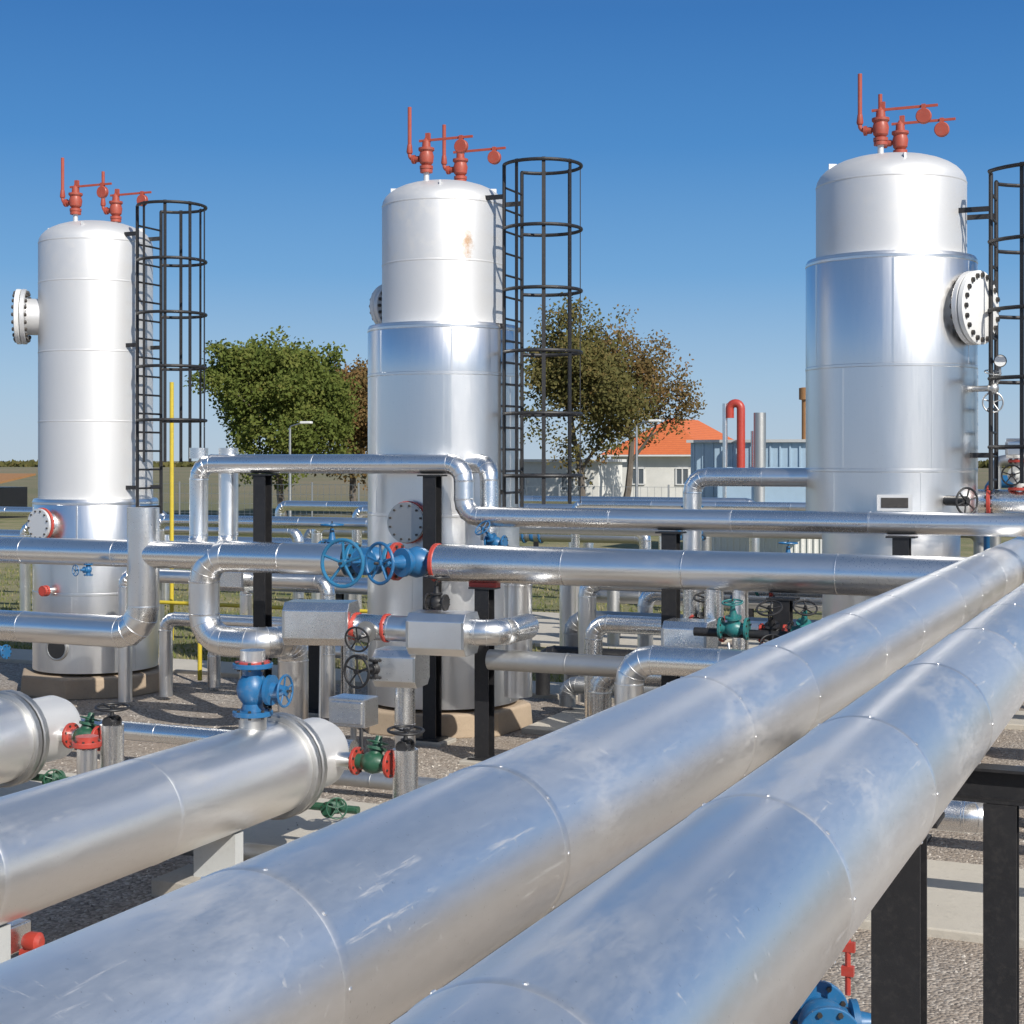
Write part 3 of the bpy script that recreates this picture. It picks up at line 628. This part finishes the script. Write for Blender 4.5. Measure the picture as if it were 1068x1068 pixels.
# ---------------------------------------------------------------- heat exchangers
def exchanger(a,bend,b0,label,r=.34,z=.75):
    root=thing("heat_exchanger",(a,bend,0),label,"heat exchanger","horizontal silver heat exchangers")
    m=MB(); L=bend-b0; n=4; prof=[(L*i/n,r) for i in range(n+1)]
    m.lathe((a,b0,z),(0,1,0),prof,64,0,.4,sect=2)
    for i in range(1,n): m.lathe((a,b0+L*i/n-.02,z),(0,1,0),[(0,r),(.006,r+.003),(.038,r+.003),(.04,r)],64,0,.5,cap=False)
    m.build("shell",M_BIG,root)
    for dy in (0,.085):
        m=MB(); p_flange(m,(a,bend+.02+dy,z),(0,1,0),r+.045,.06,24,0,1,.016); m.build("flange",[M_DULL,M_BOLT],root)
    m=MB(); m.lathe((a,bend+.12,z),(0,1,0),[(0,r-.06),(.06,r-.07),(.50,r-.07),(.58,r-.10),(.63,r-.18),(.65,.05)],48,0,.5); m.build("end_cap",M_TANKPAINT,root)
    for bb in (bend-.7,bend-3.0):
        m=MB(); m.box((a,bb,.28),(.34,.10,.32)); m.build("saddle",M_GREYP,root,smooth=False)
        m=MB(); m.box((a,bb,.05),(.8,.45,.14)); bevel(m.build("plinth",M_CONC,root,smooth=False),.012)
    return root
for a,lab in ((-6.07,"long silver horizontal vessel with bolted end flange"),(-8.68,"silver horizontal vessel with bolted flange and pale end cap")):
    bend=9.62 if a>-7 else 9.70
    exchanger(a,bend,3.3,lab)
    bb=10.12; z=.74; dx=(.56 if a>-7 else .50)
    valve((a+dx,bb,z),(1,0,0),(.1,.3,.95),.105,M_GREEN,M_RED,M_GREEN,"green valve with red flanges on the vessel end",R=.08,sl=.15,group="green valves at vessel ends",fat=1.15)
    pipe([(a+.24,bb,z),(a+.42,bb,z)],.06,"short silver nozzle pipe at a vessel end",space=None,group="nozzle pipes at vessel ends")
    pipe([(a+dx+.27,bb,.05),(a+dx+.27,bb,.86)],.095,"upright silver pipe beside a vessel end valve",space=.4,group="upright drain pipes at vessel ends")
    valve((a+dx+.27,bb,.88),(0,1,0),(.05,-.05,1),.05,M_BLACK,M_BLACK,M_BLACK,"black handwheel on top of an upright pipe",R=.13,sl=.12,group="black handwheels at vessel ends")
    valve((a+.28,10.0,.40),(0,1,0),(.5,-.6,.15),.06,M_GREEN,M_GREEN,M_GREEN,"small green drain valve under the vessel end",R=.075,sl=.18,group="small drain valves")
    pipe([(a+.05,10.0,.40),(a+.5,10.0,.40)],.03,"thin green drain line",space=None,mat=M_GREEN,seg=10,group="thin drain lines")
valve((-6.07,9.35,1.36),(0,0,1),(.80,.05,0),.145,M_BLUE,M_BLUE,M_BLUE,"blue upright valve standing on the silver vessel",R=.11,sl=.26)
pipe([(-6.07,9.35,1.04),(-6.07,9.35,1.2)],.1,"short flanged neck on top of the silver vessel",space=None,mat=M_DULL)
pipe([(-6.07,9.35,1.53),(-6.07,9.35,1.56)],.125,"red flanged cap on the blue valve",space=None,mat=M_RED)
pipe([(-6.07,9.35,1.555),(-6.07,9.35,1.64)],.09,"short silver collar above the blue valve",space=None)
pipe([(-7.50,9.3,.1),(-7.50,9.3,.84)],.075,"upright silver stub pipe between the vessels",space=.4)
m=MB(); p_flange(m,(-7.50,9.3,.87),(0,0,1),.11,.04,8); m.cyl((-7.50,9.3,.89),(-7.50,9.3,.93),.085,20); tag(m.build("blind_flange",[M_RED,M_BOLT],origin=(-7.50,9.3,.87)),"red bolted flange capping a silver stub","flange")
root=thing("drain_valve",(-6.1,6.95,0),"red and silver drain valve under the vessel","valve")
m=MB(); m.lathe((-6.0,6.9,.27),(1,.1,0),[(0,.04),(.03,.055),(.09,.055),(.11,.03)],20); m.box((-5.95,6.9,.19),(.12,.08,.08)); m.build("valve_body",M_RED,root)
m=MB(); m.box((-6.16,6.9,.28),(.24,.2,.16)); bevel(m.build("housing",M_CLAD,root,smooth=False),.01)
for i,(a0,bb,z) in enumerate(((-4.9,12.0,.16),(-5.1,9.3,.2))):
    pipe([(-8.2,bb,z),(a0,bb,z)],.07,"thin dull pipe lying low across the gravel",space=.8,mat=M_DULL,group="low ground pipes")
pipe([(-22,12.3,.35),(-6.9,12.3,.35)],.09,"silver pipe running low behind the vessels",space=1.1,mat=M_CLAD)
valve((-11.75,13.1,.92),(1,0,0),(.1,-.95,.2),.08,M_BLUE,M_BLUE,M_BLUE,"blue valve with small handwheel near the pipe line",R=.12,sl=.24)
valve((-10.95,13.6,1.80),(0,0,1),(-.3,-.9,0),.05,M_BLUE,M_BLUE,M_BLUE,"small blue valve tapping a riser",R=.06,sl=.16)
valve((-6.5,14.6,2.14),(1,0,0),(-.3,-.6,.6),.08,M_BLUE,M_BLUE,M_BLUE,"blue valve tucked above the branch pipe",R=.09,sl=.24)
valve((-1.34,6.35,.66),(.35,-.94,0),(.93,.35,.05),.13,M_BLUE,M_BLUE,M_BLUE,"blue gate valve standing below the large pipes",R=.12,sl=.30)
pipe([(-1.34,6.35,.03),(-1.34,6.35,.6)],.06,"blue riser under a gate valve",space=None,mat=M_BLUE)
m=MB(); m.cyl((-1.25,6.4,.78),(-1.25,6.4,1.06),.012,8); m.box((-1.25,6.4,.98),(.06,.025,.04)); m.box((-1.25,6.4,1.06),(.04,.03,.05)); m.box((-1.25,6.4,.88),(.05,.03,.04)); tag(m.build("lever_handle",M_RED,origin=(-1.25,6.4,.78)),"small red lever handle above a blue valve","handle")
pipe([(-2.3,11.9,.03),(-2.3,11.9,.6),(2.5,11.9,.6)],.12,"silver pipe running low under the large pipes",space=.7)
pipe([(-2.6,9.0,.03),(-2.6,9.0,.98),(-.95,9.0,.98),(-.95,10.2,.98),(1.5,10.2,.98)],.09,"silver elbow pipe below the thick header pipe",space=.5)
pipe([(-1.0,13.2,.03),(-1.0,13.2,1.0),(2.5,13.2,1.0)],.14,"silver pipe rising beside the pipe rack",space=.7)
pipe([(-.4,15.3,1.2),(3,15.3,1.2)],.15,"silver pipe beyond the pipe rack",space=.9)

# ---------------------------------------------------------------- trees
def tree(a,b,H,W,zc0,nleaf,lmat,label,seed,size=.22,lean=0,spread=1.0,clump=.75,rc=.8,fill=0):
    R=random.Random(seed); root=thing("tree",(a,b,0),label,"tree")
    segs=[]; ends=[]
    def br(p,d,L,r,lv):
        q=p; n=3
        for i in range(n):
            d=(d+V((R.uniform(-.2,.2),R.uniform(-.2,.2),R.uniform(-.05,.12)))).normalized()
            q2=q+d*(L/n); r2=r*(.82 if lv else .88); segs.append((q,q2,r,r2)); q=q2; r=r2
            if lv>=2: ends.append(q)
        if lv<4:
            k=R.choice((3,3,4)) if lv<2 else R.choice((2,3))
            for i in range(k):
                t=2*math.pi*(i+R.random()*.6)/k; s=R.uniform(.4,1.0)*spread
                nd=(d*.8+V((math.cos(t)*s,math.sin(t)*s,R.uniform(-.25,.45)))).normalized()
                br(q if i else q-d*L*.3,nd,L*R.uniform(.62,.85),r*.72,lv+1)
            if lv==1: br(q,(d+V((0,0,.8))).normalized(),L*.8,r*.75,lv+1)
    br(V((0,0,0)),V((lean,0,1)),2.2,.22,0)
    zm=max(e.z for e in ends); rad=sorted(math.hypot(e.x,e.y) for e in ends)[int(len(ends)*.93)]
    cx=sum(e.x for e in ends)/len(ends); cy=sum(e.y for e in ends)/len(ends)
    sx=(W/2-.4)/rad; sz=(H-.5)/zm
    def T(p): f=min(1,p.z/zm*2); return V((a+(p.x-cx*f)*sx,b+(p.y-cy*f)*sx,p.z*sz))
    m=MB()
    for p,q,r,r2 in segs: m.cyl(T(p),T(q),r,7,0,r2)
    m.build("trunk",M_BARK,root)
    vs=[];fs=[];va=[]
    E=[T(e) for e in ends]; E=[e for e in E if e.z>zc0]
    for i in range(int(len(E)*rc)):
        e=R.choice(E); c0=V((a,b,(zc0+H)*.5)); E.append(c0+(e-c0)*R.uniform(.55,1.0)+V((R.gauss(0,.5),R.gauss(0,.5),R.gauss(0,.6))))
    lump=[(R.uniform(0,6.28),R.uniform(0,6.28)) for _ in range(3)]
    for i in range(fill):
        th=R.uniform(0,2*math.pi); ph=math.acos(R.uniform(-1,1)); rr=R.uniform(.25,1)**.5
        lum=1+.12*math.sin(3*th+lump[0][0])+.12*math.sin(4*ph+2*th+lump[1][0])+.07*math.sin(7*th+5*ph+lump[2][0])
        rr*=lum*.93
        zc=(zc0+H)/2; e=V((a+math.sin(ph)*math.cos(th)*rr*W*.47,b+math.sin(ph)*math.sin(th)*rr*W*.45,zc+math.cos(ph)*rr*(H-zc0)*.47))
        E.append(e)
    per=max(1,nleaf//len(E))
    for e in E:
        sh=R.uniform(-.25,.25); k=int(per*R.uniform(.2,1.8))
        for i in range(k):
            dv=V((R.gauss(0,.42),R.gauss(0,.42),R.gauss(0,.36)))
            if dv.length>.8: dv*=.8/dv.length*R.random()
            p=e+dv*clump
            if p.z<.4: continue
            u=V((R.gauss(0,1),R.gauss(0,1),R.gauss(0,1))).normalized(); w=u.orthogonal().normalized(); s=size*R.uniform(.5,1.1)
            o=len(vs); vs+=[p-u*s*.5,p+w*s*.32,p+u*s*.5,p-w*s*.32]; fs.append((o,o+1,o+2,o+3)); va.append(min(1,max(0,.5+sh+R.uniform(-.2,.2))))
    c=MB(); c.add(vs,fs,0,va); c.build("crown",lmat,root,smooth=False)
    return root
tree(-42.3,68.0,9.4,7.8,1.2,50000,M_LEAFG,"dense green leafy tree behind a fence",3,.24,spread=1.0,clump=.95,rc=.2,fill=300)
tree(-41.4,74.0,8.8,7.6,1.0,34000,M_LEAFB,"brown and green autumn tree beside a green one",5,.24,spread=1.0,clump=.95,rc=.2,fill=240)
tree(-28.2,74.5,11.5,7.6,1.6,24000,M_LEAFO,"open olive tree with airy crown near the house",11,.24,spread=1.0,clump=1.1,fill=110)
tree(-27.6,79.0,10.6,8.0,1.8,12000,M_LEAFB,"thin autumn tree with bare twigs showing",23,.23,spread=1.1,clump=1.0,rc=.3,fill=50)
# ---------------------------------------------------------------- house
def thing_part(name,root,c,w,h,face,mt):
    c=V(c); m=MB()
    s=(w,.06,h) if face=='y' else (.06,w,h)
    m.box(c,s); o=m.build(name,mt,root,smooth=False)
    f=MB(); t=.08
    if face=='y':
        for dx in(-w/2,0,w/2): f.box(c+V((dx,-.04,0)),(t,.05,h+t))
        for dz in(-h/2,h/2): f.box(c+V((0,-.045,dz)),(w+t,.06,t))
    else:
        for dx in(-w/2,0,w/2): f.box(c+V((.04,dx,0)),(.05,t,h+t))
        for dz in(-h/2,h/2): f.box(c+V((.045,0,dz)),(.06,w+t,t))
    f.build("frame",M_WHITE,o,smooth=False)
def house(x0,x1,y0,y1,ze,zr,label):
    root=thing("house",((x0+x1)/2,(y0+y1)/2,0),label,"house")
    m=MB(); m.box(((x0+x1)/2,(y0+y1)/2,ze/2),(x1-x0,y1-y0,ze)); m.build("wall",M_PLASTER,root,smooth=False)
    e=.55; X0,X1,Y0,Y1=x0-e,x1+e,y0-e,y1+e; cx=(x0+x1)/2; hw=(X1-X0)/2
    m=MB(); y0r=Y0+hw; y1r=max(Y1-hw,y0r+.3)
    m.add([(X0,Y0,ze),(X1,Y0,ze),(X1,Y1,ze),(X0,Y1,ze),(cx,y0r,zr),(cx,y1r,zr)],[(0,1,4),(1,2,5,4),(2,3,5),(3,0,4,5),(3,2,1,0)])
    m.build("roof",M_TILE,root,smooth=False)
    m=MB(); m.box((cx,(Y0+Y1)/2,ze-.06),(X1-X0+.02,Y1-Y0+.02,.10)); m.build("eaves_board",M_WHITE,root,smooth=False)
    for fx in (.3,.78): thing_part("window",root,(x0+(x1-x0)*fx,y0,2.0),.8,1.0,'y',M_GLASS)
    thing_part("window",root,(x1,y0+(y1-y0)*.3,1.9),.9,1.2,'x',M_GLASS); thing_part("door",root,(x1,y0+(y1-y0)*.65,1.15),1.1,2.2,'x',M_GREYP)
    return root
house(-32.6,-26.6,91,103,3.35,5.7,"white single storey house with orange hipped tile roof")
root=thing("outbuilding",(-34.5,80,0),"low white flat roofed outbuilding beside the house","building")
m=MB(); m.box((-33.0,83,1.45),(6.5,4,2.9)); m.build("wall",M_PLASTER,root,smooth=False)
m=MB(); m.box((-33.0,83,2.98),(6.9,4.4,.16)); m.build("roof",M_WHITE,root,smooth=False)
for dx in (-1.6,1.4): thing_part("window",root,(-33.0+dx,81,1.7),.8,.8,'y',M_GLASS)
root=thing("plant_building",(-11.6,49,0),"pale blue grey sheet metal plant housing with lighter lower panels","building")
m=MB(); m.box((-11.7,49,2.55),(4.9,4,2.0))
for i in range(16): m.box((-14.05+i*.31,46.975,2.55),(.05,.04,1.95))
m.build("wall",M_BLUEGREY,root,smooth=False)
m=MB(); m.box((-11.7,49,.77),(4.8,3.9,1.54))
for i in range(24): m.box((-14.0+i*.2,47.03,.78),(.05,.05,1.5))
m.build("lower_wall",M_WHITE,root,smooth=False)
m=MB(); m.box((-11.7,49,3.60),(5.1,4.3,.09)); m.build("roof",M_GREYP,root,smooth=False)
def stack(a,b,z0,z1,r,mt,label,bendl=0,cap=False):
    m=MB()
    if bendl: m.tube([(a,b,z0),(a,b,z1),(a-bendl,b,z1),(a-bendl,b,z1-.45)],r,14,r*2)
    else: m.tube([(a,b,z0),(a,b,z1)],r,14,.1)
    if cap: m.lathe((a,b,z1-.35),(0,0,1),[(0,r),(.02,r*1.7),(.38,r*1.7),(.4,r)],16)
    tag(m.build("exhaust_stack",mt,origin=(a,b,z0)),label,"stack")
stack(-11.66,46,1.5,4.45,.19,M_DULL,"grey metal exhaust stack")
stack(-11.9,46.3,1.5,3.9,.12,M_CLAD,"thin silver exhaust pipe")
stack(-12.25,46,2.7,4.75,.13,M_RED,"red pipe bent over at the top",bendl=.35)
stack(-12.75,46,1.5,4.75,.08,M_CLAD,"slim silver vent pipe")
stack(-10.75,48.2,3.6,5.25,.12,M_RUST,"rusty brown vent pipe with wider cap",cap=True)
m=MB(); m.box((-11.4,46.2,1.46),(3.4,1.2,.12)); tag(m.build("skid_platform",M_BLUEGREY,origin=(-11.4,46.2,0),smooth=False),"blue grey steel skid carrying exhaust stacks","platform")
m=MB(); m.box((-11.6,46.3,2.12),(2.8,.7,1.2)); m.box((-11.6,46.3,2.75),(2.4,.55,.08)); tag(bevel(m.build("engine_housing",M_BLUEGREY,origin=(-11.6,46.3,1.5),smooth=False),.04),"blue grey machine housing on a steel skid","machine")
pipe([(-13.6,45,.05),(-13.6,45,1.3),(-9.5,45,1.3)],.12,"blue grey pipe in front of the plant housing",space=None,mat=M_BLUEGREY)
pipe([(-17,44,.05),(-17,44,1.7),(-14.1,44,1.7),(-14.1,44,.05)],.14,"silver pipe loop in front of the house",space=1.2)
pipe([(-3.2,30,.05),(-3.2,30,2.6),(3,30,2.6)],.12,"blue pipe behind the broad tank",space=None,mat=M_BLUE)
pipe([(-3.0,29,.05),(-3.0,29,3.0),(3,29,3.0)],.1,"grey pipe behind the broad tank",space=None,mat=M_DULL)
def lamp(a,b,h,label):
    root=thing("street_lamp",(a,b,0),label,"street lamp","street lamps near the fence")
    m=MB(); m.lathe((a,b,0),(0,0,1),[(0,.09),(h,.05)],12); m.tube([(a,b,h-.1),(a,b,h+.1),(a+.7,b-.1,h+.25)],.035,8,.15); m.build("pole",M_DULL,root)
    m=MB(); m.box((a+.95,b-.1,h+.27),(.6,.25,.12)); bevel(m.build("lamp_head",M_WHITE,root,smooth=False),.04)
lamp(-23.6,69.5,4.6,"grey street lamp near the house"); lamp(-38.5,62.5,4.5,"grey street lamp in front of the trees")
root=thing("fence",(-46,60,0),"wire mesh fence with thin grey posts","fence")
for i in range(17):
    m=MB(); m.cyl((-45.4+i*2.4,60,0),(-45.4+i*2.4,60,2.0),.04,8); m.build("post",M_DULL,root)
m=MB()
for z in (.1,.55,1.0,1.45,1.9): m.box((-26.2,60,z),(38.4,.012,.015))
for i in range(128): m.box((-45.4+i*.3,60,1.0),(.010,.010,1.8))
m.build("wire_panel",M_DULL,root,smooth=False)
root=thing("shed",(-58,66,0),"low dark shed with reddish roof in the field","shed")
m=MB(); m.box((-60,62,.8),(9,4,1.6)); m.build("wall",M_DARK,root,smooth=False)
m=MB(); m.add([(-64.8,59.7,1.6),(-55.2,59.7,1.6),(-55.2,64.3,2.3),(-64.8,64.3,2.3),(-64.8,59.7,1.5),(-55.2,59.7,1.5),(-55.2,64.3,2.2),(-64.8,64.3,2.2)],[(0,1,2,3),(7,6,5,4),(0,4,5,1),(1,5,6,2),(2,6,7,3),(3,7,4,0)]); m.build("roof",M_RUST,root,smooth=False)
R=random.Random(99); vs=[];fs=[];va=[]
for i in range(9000):
    a=R.uniform(-700,60); h=1.2+1.4*math.sin(a*.013)**2+.8*math.sin(a*.05); p=V((a,620+a*.15+R.uniform(-8,8),R.uniform(0,max(.5,h))))
    s=R.uniform(.8,2.0); u=V((R.gauss(0,1),R.gauss(0,.4),R.gauss(0,1))).normalized(); w_=u.orthogonal().normalized(); o=len(vs)
    vs+=[p-u*s,p+w_*s*.6,p+u*s,p-w_*s*.6]; fs.append((o,o+1,o+2,o+3)); va.append(R.random()*.7)
m=MB(); m.add(vs,fs,0,va); tag(m.build("treeline",M_LEAFO,smooth=False),"distant low line of bushes along the fields","bushes",kind="stuff")

for o in bpy.data.objects:
    if "_o" in o: del o["_o"]
